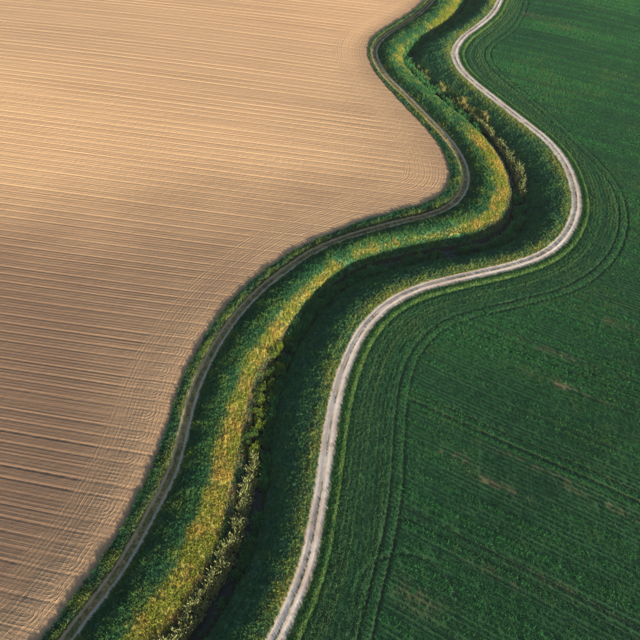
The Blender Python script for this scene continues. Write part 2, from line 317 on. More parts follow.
def mat_leaf(name, col=None, var=0.35, trans=0.3):
    """leaf: colour from the instance's own 'col' or a fixed one, varied leaf by leaf"""
    t = NT(name); g = t.n.new('ShaderNodeNewGeometry'); r = g.outputs['Random Per Island']
    base = t.attr('col', 'INSTANCER', 'Color') if col is None else None
    k = t.math('MULTIPLY_ADD', r, 2*var, 1-var)
    mx = t.n.new('ShaderNodeVectorMath'); mx.operation = 'SCALE'
    if base is not None: t.l.new(base, mx.inputs[0])
    else:
        o = t.n.new('ShaderNodeObjectInfo')
        c2 = t.mix(t.math('MULTIPLY', o.outputs['Random'], 1.0), col[0], col[1]); t.l.new(c2, mx.inputs[0])
    t.l.new(k, mx.inputs['Scale'])
    t.finish(mx.outputs[0], 0.75, 0.15)
    tr = t.n.new('ShaderNodeBsdfTranslucent'); t.l.new(mx.outputs[0], tr.inputs[0])
    ms = t.n.new('ShaderNodeMixShader'); ms.inputs[0].default_value = trans
    t.l.new(t.b.outputs[0], ms.inputs[1]); t.l.new(tr.outputs[0], ms.inputs[2]); t.l.new(ms.outputs[0], t.out.inputs[0])
    return t.m
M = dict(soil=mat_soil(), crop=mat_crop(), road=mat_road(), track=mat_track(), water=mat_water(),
         bank=mat_turf('bank_turf', ((0.024,0.085,0.042),(0.042,0.110,0.045),(0.065,0.125,0.045)), (0.25,0.20,0.05)),
         verge=mat_turf('verge_turf', ((0.022,0.065,0.02),(0.05,0.10,0.028),(0.10,0.12,0.04)), (0.22,0.17,0.06)),
         grass=mat_leaf('grass_blades'), wheat=mat_leaf('crop_blades', None, 0.2, 0.25),
         reed=mat_leaf('reed_blades', ((0.17,0.205,0.075),(0.22,0.24,0.095)), 0.55), 
         yreed=mat_leaf('dry_reed_blades', ((0.31,0.275,0.10),(0.17,0.20,0.06)), 0.5),
         leaf=mat_leaf('shrub_leaves', ((0.040,0.095,0.020),(0.17,0.215,0.022)), 0.6),
         dleaf=mat_leaf('dark_shrub_leaves', ((0.030,0.120,0.050),(0.085,0.19,0.045)), 0.4),
         bark=NT('bark').finish((0.09,0.065,0.045)))

# ---------------------------------------------------------------- tagging
def tag(o, label=None, cat=None, group=None, kind=None):
    if label: o['label'] = label
    if cat: o['category'] = cat
    if group: o['group'] = group
    if kind: o['kind'] = kind
    return o

# ---------------------------------------------------------------- the land: one height field cut along its own lines
KEYS = ['x','y','z','A','tL','tR','D','rL','rR','F','furrow','along','loop','dist','dry','across','bare','tram','sA']
def fields(X, Y, far=False):
    sh = X.shape; X = X.ravel(); Y = Y.ravel(); f = {}; s = {}
    if far:
        for k in 'ABCYDET': f[k], s[k] = sdf(PL[k], X, Y)
        z = height_base(f, X, Y)-0.25
    else:
        for k in 'ABCYDET': f[k] = samp(RF[k], X, Y); s[k] = samp_n(RS[k], X, Y)
        z = samp(RZ, X, Y)+relief(X, Y, f)
    f['sD'] = s['D']
    n1 = 0.35*(fbm(X*0.9, Y*0.9, 61)-0.5); n2 = 0.35*(fbm(X*0.9, Y*0.9, 62)-0.5)
    A = f['A']+0.45*(fbm(X*0.7, Y*0.7, 63)-0.5)
    o = {}
    o['x'], o['y'], o['z'], o['A'], o['D'] = X, Y, z, A, f['D']
    o['tL'] = f['B']+1.3+n1; o['tR'] = f['B']-1.25+n2
    n3 = 0.5*(fbm(X*1.7, Y*1.7, 64)-0.5); o['rL'] = f['E']+1.38+n1+n3; o['rR'] = f['E']-1.30+n2-n3; o['F'] = f['E']-3.1+0.5*n2
    o['furrow'] = furrow_v(X, Y)
    left = f['A'] < 0.5; o['along'] = np.where(left, X*0.97-Y*0.22, np.where(f['D'] < 0, s['B'], np.where(f['E'] < 3, s['E'], crop_u(X, Y))))
    o['dist'] = np.where(f['D'] < 0, f['B'], f['E'])
    o['dry'] = dryness(X, Y, f)
    hd = ss(1.5, -3, f['T']); o['across'] = np.where(hd > 0.5, f['E'], crop_w(X, Y))
    o['sA'] = s['A']; o['bare'] = X*0; o['tram'] = X*0; o['loop'] = X*0+9
    i = np.nonzero(f['E'] > 2.5)[0]; o['bare'][i] = bare_mask(X[i], Y[i])
    if not far: o['tram'][i] = tram_mask(X[i], Y[i], f['T'][i])
    i = np.nonzero((f['A'] < 0) & (f['A'] > -16))[0]; o['loop'][i] = uturn_d(X[i], Y[i])
    return np.stack([o[k] for k in KEYS], 1), sh
def dryness(x, y, f):
    """how much dry yellow grass: the crest and sunny side of the left embankment, the road shoulders"""
    C, Yk, E, B = f['C'], f['Y'], f['E'], f['B']
    t = C/np.maximum(C-Yk, 0.01)
    wide = ss(1.5, 4.5, C-Yk)
    d = ss(-0.2, 0.7, t)*ss(0.7, -0.2, Yk)*(0.35+0.65*wide)*(f['D'] < 0)
    sD = f['sD']; gap = np.maximum(ss(S_UP-12, S_UP+2, sD)*ss(S_TOP+8, S_TOP-12, sD), 0.15*ss(S_TOP-12, S_TOP, sD)); d = d*(1-0.85*gap)
    hz_ = ss(S_SHR0, S_SHR0+18, sD)*ss(S_UP-8, S_UP-20, sD); d = d*(0.55+0.30*hz_+(0.95-0.3*hz_)*fbm(x*0.10, y*0.10, 71))
    d = np.maximum(d, 0.5*ss(-6.5, -1.5, E)*(E < 0)*(0.4+0.9*fbm(x*0.15, y*0.15, 72)))
    d = np.maximum(d, 0.8*(f['D'] > 0)*ss(4.5, 1.0, f['D'])*ss(S_UP-6, S_UP, sD)*ss(S_TOP+6, S_TOP-8, sD)*ss(.4, .65, fbm(x*.5, y*.5, 74)))
    d = np.maximum(d, 0.55*ss(0.8, 0.1, np.abs(np.abs(B)-1.5))*(fbm(x*0.2, y*0.2, 73)))
    return np.clip(d, 0, 1)

def grid_quads(xs, ys, keep):
    nx, ny = len(xs), len(ys); X, Y = np.meshgrid(xs, ys)
    i, j = np.meshgrid(np.arange(nx-1), np.arange(ny-1)); a = (j*nx+i)
    cx = (xs[:-1]+xs[1:])/2; cy = (ys[:-1]+ys[1:])/2; CX, CY = np.meshgrid(cx, cy)
    q = np.stack([a, a+1, a+nx+1, a+nx], -1)[keep(CX, CY)]
    u, inv = np.unique(q, return_inverse=True)
    return X.ravel()[u], Y.ravel()[u], inv.reshape(-1, 4)
def inside(x, y, m): return (np.abs(x) < 45+0.3275*(y-34)+m) & (y > 30-m*0.6) & (y < 268+m)
ys = [20.0]
while ys[-1] < 288: ys.append(ys[-1]+0.20+0.10*max(0, (ys[-1]-40))/220)
fx, fy, fq = grid_quads(np.arange(-150, 150.01, 0.25), np.array(ys), lambda x, y: inside(x, y, 14))
FV, _ = fields(fx, fy)
def geo(a, r, n, first): 
    o = [a]; st = first
    while len(o) < n: o.append(o[-1]+st); st *= r
    return o
pos_ = np.array(geo(162, 1.25, 22, 12)); xs2 = np.r_[-pos_[::-1], np.arange(-150, 151, 6), pos_]
ys2 = np.r_[-np.array(geo(12, 1.3, 20, 10))[::-1], np.arange(18, 312, 6), np.array(geo(318, 1.25, 22, 12))]
ox, oy, oq = grid_quads(xs2, ys2, lambda x, y: ~inside(x, y, 7))
OV, _ = fields(ox, oy, far=True)

def cut(V, Q, cons):
    """the part of the quads where every constraint (column, sign) holds, cut exactly along its line"""
    G = np.stack([V[:, KEYS.index(k)]*s for k, s in cons], 1)
    ok = G >= 0; qok = ok[Q]                                       # nq,4,nc
    full = qok.all((1, 2)); part = ~full & qok.any(1).all(1)
    polys = []; newv = []
    for q in Q[part]:
        P = [np.r_[V[i], G[i]] for i in q]; nv = V.shape[1]
        for c in range(len(cons)):
            R = []
            for a in range(len(P)):
                p0, p1 = P[a-1], P[a]; g0, g1 = p0[nv+c], p1[nv+c]
                if (g0 >= 0) != (g1 >= 0): R.append(p0+(p1-p0)*(g0/(g0-g1)))
                if g1 >= 0: R.append(p1)
            P = R
            if len(P) < 3: break
        if len(P) >= 3:
            polys.append(list(range(len(newv), len(newv)+len(P)))); newv += [p[:nv] for p in P]
    return Q[full], polys, np.array(newv) if newv else np.zeros((0, V.shape[1])), np.unique(Q[part])
def land(name, cons, mat, label, cat, attrs):
    vs_, fs = [], []; off = 0; loops = []; counts = []
    for V, Q in ((FV, fq), (OV, oq)):
        q, polys, nv, near = cut(V, Q, cons)
        u, inv = np.unique(q, return_inverse=True); base = V[u]; inv = inv.reshape(-1)
        vs_.append(base); loops.append(inv+off); counts.append(np.full(len(q), 4)); off += len(base)
        if len(polys):
            key = np.round(nv[:, :2], 4); _, ui, ii = np.unique(key, axis=0, return_index=True, return_inverse=True)
            ii = ii.reshape(-1)
            nb = np.nonzero(np.isin(u, near))[0]                   # weld the cut corners that are grid corners
            bk = {(round(float(base[i, 0]), 4), round(float(base[i, 1]), 4)): i for i in nb}
            mp = np.empty(len(ui), int); add = []
            for t_, src in enumerate(ui):
                h = bk.get((round(float(nv[src, 0]), 4), round(float(nv[src, 1]), 4)))
                if h is None: mp[t_] = off+len(add); add.append(nv[src])
                else: mp[t_] = off-len(base)+h
            if add: vs_.append(np.array(add)); off += len(add)
            for p in polys:
                idx = [int(mp[ii[i]]) for i in p]; r = [a for n_, a in enumerate(idx) if a != idx[n_-1]]
                if len(r) >= 3: loops.append(np.array(r)); counts.append(np.array([len(r)]))
    V = np.vstack(vs_); lp = np.concatenate(loops).astype(np.int32); ct = np.concatenate(counts).astype(np.int32)
    me = bpy.data.meshes.new(name)
    me.vertices.add(len(V)); me.vertices.foreach_set('co', V[:, :3].astype(np.float32).ravel())
    me.loops.add(len(lp)); me.loops.foreach_set('vertex_index', lp)
    me.polygons.add(len(ct)); me.polygons.foreach_set('loop_start', np.r_[0, np.cumsum(ct)[:-1]].astype(np.int32))
    me.update(calc_edges=True)
    me.polygons.foreach_set('use_smooth', np.ones(len(me.polygons), bool))
    for nm, key in attrs.items():
        at = me.attributes.new(nm, 'FLOAT', 'POINT'); at.data.foreach_set('value', V[:, KEYS.index(key)].astype(np.float32))
    me.materials.append(mat)
    o = bpy.data.objects.new(name, me); COL.objects.link(o); return tag(o, label, cat, kind='structure')
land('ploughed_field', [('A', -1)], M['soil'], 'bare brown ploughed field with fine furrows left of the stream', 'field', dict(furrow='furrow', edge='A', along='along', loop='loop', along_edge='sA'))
land('verge', [('A', 1), ('tL', -1)], M['verge'], 'narrow green verge between ploughed field and earth track', 'verge', dict(dry='dry'))
land('dirt_track', [('tL', 1), ('tR', -1)], M['track'], 'worn two-rut earth track along the ploughed field', 'track', dict(dist='dist', along='along'))
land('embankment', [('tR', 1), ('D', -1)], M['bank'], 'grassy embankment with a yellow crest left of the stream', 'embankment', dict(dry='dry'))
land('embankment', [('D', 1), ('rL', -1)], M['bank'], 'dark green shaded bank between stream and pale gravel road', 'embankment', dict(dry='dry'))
land('gravel_road', [('rL', 1), ('rR', -1)], M['road'], 'pale winding gravel farm road beside the green crop', 'road', dict(dist='dist', along='along'))
land('verge', [('rR', 1), ('F', -1)], M['verge'], 'thin grass verge between pale gravel road and green crop', 'verge', dict(dry='dry'))
land('crop_field', [('F', 1)], M['crop'], 'deep green crop field with tractor tramlines right of the road', 'field', dict(across='across', along='along', bare='bare', tram='tram'))

# ---------------------------------------------------------------- water
WZ = -1.62
def ribbon(name, line, half, z):
    d = np.gradient(line, axis=0); n = np.c_[d[:, 1], -d[:, 0]]/np.linalg.norm(d, axis=1)[:, None]
    vs_ = []; fs = []
    for i, (p, q) in enumerate(zip(line, n)):
        for k in (-1, -0.33, 0.33, 1): vs_.append((p[0]+q[0]*half*k, p[1]+q[1]*half*k, z))
        if i: 
            for k in range(3): a = i*4+k; fs.append((a-4, a-3, a+1, a))
    me = bpy.data.meshes.new(name); me.from_pydata(vs_, [], fs); me.update(); return me
me = ribbon('stream', PL['D'][2:-2], 2.2, WZ); me.materials.append(M['water'])
o = bpy.data.objects.new('stream', me); COL.objects.link(o); tag(o, 'dark narrow stream winding between the two embankments', 'stream', kind='structure')

# ---------------------------------------------------------------- grass and crop: uncountable, instanced tufts
def tuft_mesh(name, mat, n, h, spread, width, lean, seed):
    r = random.Random(seed); vs_ = []; fs = []
    for i in range(n):
        a = r.uniform(0, 2*math.pi); d = spread*math.sqrt(r.random()); bx, by = d*math.cos(a), d*math.sin(a)
        ha = r.uniform(0, 2*math.pi); hh = h*r.uniform(0.6, 1.15); ln = lean*r.uniform(0.3, 1.2)*hh
        b = r.uniform(0, math.pi); wx, wy = width*math.cos(b)/2, width*math.sin(b)/2
        mx, my = bx+0.35*ln*math.cos(ha), by+0.35*ln*math.sin(ha); tx, ty = bx+ln*math.cos(ha), by+ln*math.sin(ha)
        k = len(vs_)
        vs_ += [(bx-wx, by-wy, -0.05), (bx+wx, by+wy, -0.05), (mx-wx*.9, my-wy*.9, hh*.6), (mx+wx*.9, my+wy*.9, hh*.6), (tx, ty, hh)]
        fs += [(k, k+1, k+3, k+2), (k+2, k+3, k+4)]
    me = bpy.data.meshes.new(name); me.from_pydata(vs_, [], fs); me.materials.append(mat); me.update(); return me
def tuft_collection(name, specs):
    c = bpy.data.collections.new(name)
    for i, s in enumerate(specs): c.objects.link(bpy.data.objects.new('%s_tuft_%d' % (name, i), tuft_mesh(name, *s, seed=i+3)))
    return c
TG = tuft_collection('grass', [(M['grass'], 13, 0.42, 0.24, 0.06, 0.7), (M['grass'], 11, 0.34, 0.26, 0.07, 0.9), (M['grass'], 14, 0.52, 0.2, 0.055, 0.5), (M['grass'], 10, 0.3, 0.28, 0.08, 1.0)])
TW = tuft_collection('crop', [(M['wheat'], 10, 0.24, 0.24, 0.06, 0.8), (M['wheat'], 9, 0.2, 0.27, 0.07, 1.0), (M['wheat'], 11, 0.27, 0.22, 0.055, 0.6)])
def gn_group(name, coll):
    g = bpy.data.node_groups.new(name, 'GeometryNodeTree')
    g.interface.new_socket('Geometry', in_out='INPUT', socket_type='NodeSocketGeometry')
    g.interface.new_socket('Geometry', in_out='OUTPUT', socket_type='NodeSocketGeometry')
    N = g.nodes; i = N.new('NodeGroupInput'); o = N.new('NodeGroupOutput')
    ci = N.new('GeometryNodeCollectionInfo'); ci.inputs[0].default_value = coll; ci.inputs[1].default_value = True; ci.inputs[2].default_value = True
    ip = N.new('GeometryNodeInstanceOnPoints'); ip.inputs['Pick Instance'].default_value = True
    def na(t, nm):
        n = N.new('GeometryNodeInputNamedAttribute'); n.data_type = t; n.inputs[0].default_value = nm; return n.outputs[0]
    L = g.links.new
    L(i.outputs[0], ip.inputs['Points']); L(ci.outputs[0], ip.inputs['Instance'])
    L(na('INT', 'pick'), ip.inputs['Instance Index']); L(na('FLOAT_VECTOR', 'rot'), ip.inputs['Rotation']); L(na('FLOAT_VECTOR', 'scl'), ip.inputs['Scale'])
    L(ip.outputs[0], o.inputs[0]); return g
GG = gn_group('grass_scatter', TG); GW = gn_group('crop_scatter', TW)
def scatter(name, P, scl, col, group, npick, label, cat):
    n = len(P); me = bpy.data.meshes.new(name); me.vertices.add(n); me.vertices.foreach_set('co', P.astype(np.float32).ravel())
    a = me.attributes.new('pick', 'INT', 'POINT'); a.data.foreach_set('value', rng.integers(0, npick, n).astype(np.int32))
    rot = np.c_[rng.normal(0, 0.12, n), rng.normal(0, 0.12, n), rng.uniform(0, 6.283, n)]
    a = me.attributes.new('rot', 'FLOAT_VECTOR', 'POINT'); a.data.foreach_set('vector', rot.astype(np.float32).ravel())
    a = me.attributes.new('scl', 'FLOAT_VECTOR', 'POINT'); a.data.foreach_set('vector', scl.astype(np.float32).ravel())
    a = me.attributes.new('col', 'FLOAT_COLOR', 'POINT'); a.data.foreach_set('color', np.c_[col, np.ones(n)].astype(np.float32).ravel())
    o = bpy.data.objects.new(name, me); COL.objects.link(o); m = o.modifiers.new('scatter', 'NODES'); m.node_group = group
    return tag(o, label, cat, kind='stuff')
def cand(density, m=4, ymin=24, ymax=276):
    n = int(density*300*(ymax-ymin)); x = rng.uniform(-150, 150, n); y = rng.uniform(ymin, ymax, n)
    k = inside(x, y, m); x, y = x[k], y[k]
    f = {q: samp(RF[q], x, y) for q in 'ABCYDET'}; f['sD'] = samp_n(RS['D'], x, y); return x, y, f
def sub(x, y, f, k): return x[k], y[k], {q: v[k] for q, v in f.items()}
def zat(x, y, f): return samp(RZ, x, y)+relief(x, y, f)
def cl(*c): return np.array(c)
# left verge
x, y, f = cand(26); x, y, f = sub(x, y, f, (f['A'] > -0.10-0.25*ss(.5,.7,fbm(x*.8, y*.8, 79))) & (f['B'] < -1.1))
r = rng.random(len(x)); dn = fbm(x*.35, y*.35, 81); x, y, f = sub(x, y, f, r < 0.55+0.6*dn); dn = fbm(x*.35, y*.35, 81)
c = lerp(cl(.020,.090,.042), cl(.075,.14,.036), ss(.35,.75,dn)[:,None]); dr = dryness(x, y, f)
c = lerp(c, cl(.24,.20,.05), (dr*0.8)[:,None])*rng.uniform(.7,1.25,(len(x),1))
sc = (rng.uniform(.6,1.25,len(x))*(0.75+.6*dn)); edge = ss(1.2, .3, f['A']); sc = sc*(1-0.25*edge)
scatter('verge_grass', np.c_[x, y, zat(x,y,f)], np.c_[sc,sc,sc*1.1], c, GG, 4, 'rough green grass between ploughed field and earth track', 'grass')
# left embankment
x, y, f = cand(17); x, y, f = sub(x, y, f, (f['B'] > 1.15) & (f['D'] < -0.4))
dr = dryness(x, y, f); n1 = fbm(x*.5, y*.5, 82); n2 = fbm(x*.12, y*.12, 83)
c = lerp(cl(.020,.088,.036), cl(.052,.130,.036), ss(.3,.75,n1)[:,None])
yel = lerp(cl(.16,.19,.024), cl(.33,.235,.05), ss(.42,.72,fbm(x*.3,y*.3,84)+.35*(rng.random(len(x))-.5))[:,None])
c = lerp(c, yel, (.92*ss(.15,.9,dr+.8*(n1-.5)+.45*(rng.random(len(x))-.5)))[:,None])
lz = np.maximum(ss(S_SHR0+14, S_SHR0, f['sD']), .7*ss(S_W1-6, S_W1+4, f['sD'])*ss(S_UP, S_BEND, f['sD'])); lip = ss(-.6,.4,f['Y'])*ss(3.2,1.4,f['Y'])*lz*ss(.2,.6,fbm(x*.25,y*.25,85)+.1); lip = lip*(rng.random(len(x)) < .75)
c = lerp(c, cl(.16,.105,.06), (lip*.8)[:,None])*rng.uniform(.7,1.3,(len(x),1))
sc = rng.uniform(.55,1.2,len(x))*(.7+.6*n1)
k = (samp(RZ, x, y) > -1.0); x, y, f = sub(x, y, f, k); c = c[k]; sc = sc[k]
scatter('embankment_grass', np.c_[x, y, zat(x,y,f)], np.c_[sc,sc,sc], c, GG, 4, 'green and dry yellow grass covering the left embankment', 'grass')
# right bank
x, y, f = cand(16); x, y, f = sub(x, y, f, (f['D'] > 0.2) & (f['E'] < -1.12))
dr = dryness(x, y, f); n1 = fbm(x*.5, y*.5, 86)
c = lerp(cl(.022,.100,.052), cl(.048,.140,.050), ss(.3,.75,n1)[:,None])
c = lerp(c, cl(.18,.19,.035), ss(.1,.7,dr+.3*(rng.random(len(x))-.5))[:,None])*rng.uniform(.7,1.3,(len(x),1))
sc = rng.uniform(.5,1.1,len(x))*(.7+.6*n1)*(0.55+.45*ss(-1.3,-3,f['E']))
k = samp(RZ, x, y) > -1.0; x, y, f = sub(x, y, f, k); c = c[k]; sc = sc[k]
scatter('bank_grass', np.c_[x, y, zat(x,y,f)], np.c_[sc,sc,sc], c, GG, 4, 'dark green grass on the bank below the gravel road', 'grass')
# channel weeds
x, y, f = cand(30); k = (f['D'] > -1.35) & (f['D'] < 1.25) & (samp(RZ, x, y) < -.7); x, y, f = sub(x, y, f, k); sD = f['sD']
zn = np.maximum(.55*ss(S_SHR0, S_SHR0-8, sD)*ss(.0, .5, f['D']), 0); zn = np.maximum(zn, ss(S_SHR0-10, S_SHR0, sD)*ss(S_BEND+2, S_BEND-8, sD)*1.0); zn = np.maximum(zn, np.maximum(.6*ss(S_UP-4, S_UP, sD), ss(S_TOP-3, S_TOP+5, sD)))
n1 = fbm(x*.45, y*.45, 97); gap = np.exp(-((f['D']-.95)/.28)**2)*(sD > S_SHR0)+np.exp(-((f['D']+1.35)/.3)**2)
k = rng.random(len(x)) < zn*(.35+1.0*n1)*(1-.97*gap); x, y, f = sub(x, y, f, k); n1 = n1[k]
c = lerp(cl(.024,.125,.050), cl(.055,.17,.050), n1[:,None])*rng.uniform(.6,1.25,(len(x),1)); sc = rng.uniform(.8,1.7,len(x))*(.35+1.4*ss(.3,.7,n1))
scatter('channel_weeds', np.c_[x, y, np.maximum(zat(x,y,f), WZ-.1)], np.c_[sc,sc,sc*1.25], c, GG, 4, 'leafy dark green weeds choking the middle of the stream', 'weeds')
# road verge
x, y, f = cand(30); x, y, f = sub(x, y, f, (f['E'] > 1.1) & (f['E'] < 3.0))
n1 = fbm(x*.5, y*.5, 87); c = lerp(cl(.022,.085,.026), cl(.062,.125,.033), ss(.2,.6,n1*ss(1.5,2.6,f['E']))[:,None])*rng.uniform(.7,1.3,(len(x),1))
sc = rng.uniform(.4,.8,len(x))*(.45+.55*ss(1.1,2.2,f['E']))
scatter('roadside_grass', np.c_[x, y, zat(x,y,f)], np.c_[sc,sc,sc], c, GG, 4, 'short grass strip along the right edge of the gravel road', 'grass')
# grass on the ridge between the ruts
x, y, f = cand(40); k = ((np.abs(f['B']) < .38)|((np.abs(f['B'])>.98)&(np.abs(f['B'])<1.35))) & (fbm(x*.4,y*.4,88)*1.35 > rng.random(len(x)))
x, y, f = sub(x, y, f, k); c = lerp(cl(.06,.09,.028), cl(.20,.15,.07), rng.random((len(x),1)))*rng.uniform(.7,1.2,(len(x),1)); sc = rng.uniform(.2,.42,len(x))
scatter('track_grass', np.c_[x, y, zat(x,y,f)], np.c_[sc,sc,sc], c, GG, 4, 'short worn grass between the ruts of the earth track', 'grass')
x, y, f = cand(40); k = (np.abs(f['E']+.05) < .16) & (fbm(x*.25,y*.25,89) > .42) & (rng.random(len(x)) < .8)
x, y, f = sub(x, y, f, k); c = np.tile(cl(.05,.07,.028), (len(x),1))*rng.uniform(.7,1.2,(len(x),1)); sc = rng.uniform(.15,.32,len(x))
scatter('road_grass', np.c_[x, y, zat(x,y,f)], np.c_[sc,sc,sc], c, GG, 4, 'sparse grass line down the middle of the gravel road', 'grass')
# crop
x, y, f = cand(11.5); x, y, f = sub(x, y, f, f['E'] > 3.25)
def rows(x, y, f, per, pull):
    hd = f['T'] < -0.5; w = np.where(hd, f['E'], crop_w(x, y)); e = .25
    gx = samp(RF['E'], x+e, y)-samp(RF['E'], x-e, y); gy = samp(RF['E'], x, y+e)-samp(RF['E'], x, y-e); L = np.maximum(np.hypot(gx, gy), 1e-4)
    nx = np.where(hd, gx/L, -math.sin(CROP_A)); ny = np.where(hd, gy/L, math.cos(CROP_A))
    d = (np.round(w/per)*per-w)*pull*np.where(hd, .42, 1); return x+nx*d, y+ny*d
x, y = rows(x, y, f, .8, .78); f = {q: samp(RF[q], x, y) for q in 'ABCYDET'}; f['sD'] = f['D']
tm = tram_mask(x, y, f['T']); bm = bare_mask(x, y)
k = rng.random(len(x)) > np.maximum(tm*.95, bm*.85); x, y, f = sub(x, y, f, k); bm = bm[k]
w = crop_w(x, y); u = crop_u(x, y); hd = ss(1.5, -3, f['T'])
sE = samp_n(RS['E'], x, y)
st = lerp(fbm(w*1.0, u*.02, 91), fbm(f['E']*1.1, sE*.02, 92), hd); st2 = lerp(fbm(w*.22, u*.02, 93), fbm(f['E']*.3, sE*.02, 94), hd)
n1 = fbm(x*.09, y*.09, 95); n2 = fbm(x*.6, y*.6, 96)
mixv = ss(.36,.66, .40*st+.32*st2+.16*n1+.12*n2)
c = lerp(cl(.012,.062,.030), cl(.028,.138,.042), mixv[:,None])
yl = ss(.55,.75,n2*.5+n1*.5)*.35; c = lerp(c, cl(.075,.105,.03), yl[:,None])
c = lerp(c, cl(.060,.085,.040), (hd*ss(.35,.65,.5*st+.5*st2)*.6)[:,None]); c = lerp(c, cl(.13,.10,.05), (bm*.5)[:,None])*rng.uniform(.85,1.15,(len(x),1))
sc = rng.uniform(.65,.95,len(x))*(.8+.4*st)
scatter('green_crop', np.c_[x, y, zat(x,y,f)], np.c_[sc*1.1,sc*1.1,sc*(.8+.5*mixv)], c, GW, 3, 'dense young green crop filling the right hand field', 'crop')

# ---------------------------------------------------------------- reeds
def blade_mesh(name, pts, hfun, mat, per, wid, plume=0.0, seed=0):
    r = np.random.default_rng(seed); vs_ = []; fs = []
    for (px, py, pz) in pts:
        for _ in range(per):
            h = hfun*r.uniform(.6, 1.15)*(.55+.75*float(vnoise(np.array([px*.45]), np.array([py*.45]), 7)[0])); a = r.uniform(0, 6.283); ln = h*r.uniform(.05, .32); wa = r.uniform(0, 3.1416)
            wx, wy = math.cos(wa)*wid/2, math.sin(wa)*wid/2; bx, by = px+r.normal(0, .16), py+r.normal(0, .16)
            k = len(vs_); dx, dy = math.cos(a)*ln, math.sin(a)*ln
            for tt, ww in ((0, .8), (.45, 1.0), (.75, .8)):
                vs_ += [(bx+dx*tt*tt-wx*ww, by+dy*tt*tt-wy*ww, pz+h*tt), (bx+dx*tt*tt+wx*ww, by+dy*tt*tt+wy*ww, pz+h*tt)]
            vs_.append((bx+dx, by+dy, pz+h*.98)); fs += [(k,k+1,k+3,k+2), (k+2,k+3,k+5,k+4), (k+4,k+5,k+6)]
            if r.random() < plume:
                k = len(vs_); ex, ey = bx+dx, by+dy; q = .34*h/2; dx2, dy2 = math.cos(a)*.12, math.sin(a)*.12
                vs_ += [(ex, ey, pz+h*.9), (ex+wx*2.4+dx2, ey+wy*2.4+dy2, pz+h*1.02), (ex+dx2*2.2, ey+dy2*2.2, pz+h*1.12), (ex-wx*2.4+dx2, ey-wy*2.4+dy2, pz+h*1.02)]
                fs.append((k, k+1, k+2, k+3))
    me = bpy.data.meshes.new(name); me.from_pydata(vs_, [], fs); me.materials.append(mat); me.update(); return me
def along(k, s0, s1, n, off0, off1, seed=1):
    """random points beside line k, between two arc lengths and two offsets"""
    r = np.random.default_rng(seed); L = PL[k]; sl = np.r_[0, np.cumsum(np.linalg.norm(np.diff(L, axis=0), axis=1))]
    s = np.sort(r.uniform(s0, s1, n)); off = r.uniform(0, 1, n)
    px = np.interp(s, sl, L[:,0]); py = np.interp(s, sl, L[:,1]); qx = np.interp(s+.5, sl, L[:,0]); qy = np.interp(s+.5, sl, L[:,1])
    tx, ty = (qx-px)*2, (qy-py)*2
    o0 = off0(s) if callable(off0) else off0; o1 = off1(s) if callable(off1) else off1
    off = o0+(o1-o0)*off
    x = px+ty*off; y = py-tx*off; return x, y, s
def zpt(x, y): return np.maximum(samp(RZ, np.array(x, float), np.array(y, float)), WZ-.25)
S_BOT = s_at('D', -21.1, 29.5)
tp = lambda s: 0.35+0.65*ss(S_REED0+4, S_REED0-12, s)
x, y, s = along('D', S_BOT, S_REED0+4, 760, lambda s: -1.3-1.7*tp(s)*(.5+.8*vnoise(s*.35, s*0, 5)), lambda s: -0.8+0*s, 5)
k = rng.random(len(x)) < .3+1.0*vnoise(x*.6, y*.6, 98); x, y = x[k], y[k]
me = blade_mesh('reed_bed', np.c_[x, y, zpt(x, y)], 2.1, M['reed'], 11, .05, .5, 5)
o = bpy.data.objects.new('reed_bed', me); COL.objects.link(o); tag(o, 'long pale grey-green reed bed in the lower stretch of the stream', 'reeds', kind='stuff')
x, y, s = along('D', S_BEND-2, S_UP+6, 520, lambda s: .4+0*s, lambda s: .8+1.9*ss(S_UP+2, S_BEND+12, s)*(.4+.9*vnoise(s*.3, s*0, 3)), 6)
k = rng.random(len(x)) < .25+1.1*vnoise(x*.5, y*.5, 99); x, y = x[k], y[k]
me = blade_mesh('reed_bed', np.c_[x, y, zpt(x, y)], 1.6, M['reed'], 10, .055, .5, 6)
o = bpy.data.objects.new('reed_bed', me); COL.objects.link(o); tag(o, 'pale reed bed on the outer side of the upper stream bend', 'reeds', kind='stuff')

ORD = ['first','second','third','fourth','fifth','sixth','seventh','eighth','ninth','tenth','eleventh','twelfth','thirteenth','fourteenth','fifteenth','sixteenth','seventeenth','eighteenth','nineteenth','twentieth','twenty-first','twenty-second','twenty-third','twenty-fourth','twenty-fifth','twenty-sixth']
ORD = ORD[:20]+[p+'-'+q for p in ('twenty','thirty','forty') for q in ORD[:9]]
ORD.insert(29, 'thirtieth'); ORD.insert(39, 'fortieth')
# dry golden reed clumps along the upper diagonal stretch: one thing each
clump = [blade_mesh('reed_clump', np.c_[np.random.default_rng(i).normal(0,.62,(11,2)), np.zeros(11)], 1.7, M['yreed'], 9, .06, .5, 40+i) for i in range(3)]
x, y, s = along('D', S_UP-5, S_YR+18, 36, .6, 2.6, 8)
for i in range(36):
    o = bpy.data.objects.new('reed_clump', clump[i % 3]); COL.objects.link(o); o.location = (x[i], y[i], float(zpt(x[i:i+1], y[i:i+1])[0])); o.rotation_euler.z = i*1.3; q = random.uniform(.4, .85); o.scale = (q*1.1, q*1.1, q*.95)
    tag(o, '%s dry golden reed clump up the diagonal upper stream from the bend' % ORD[i], 'reeds', 'golden reed clumps on the upper stream')

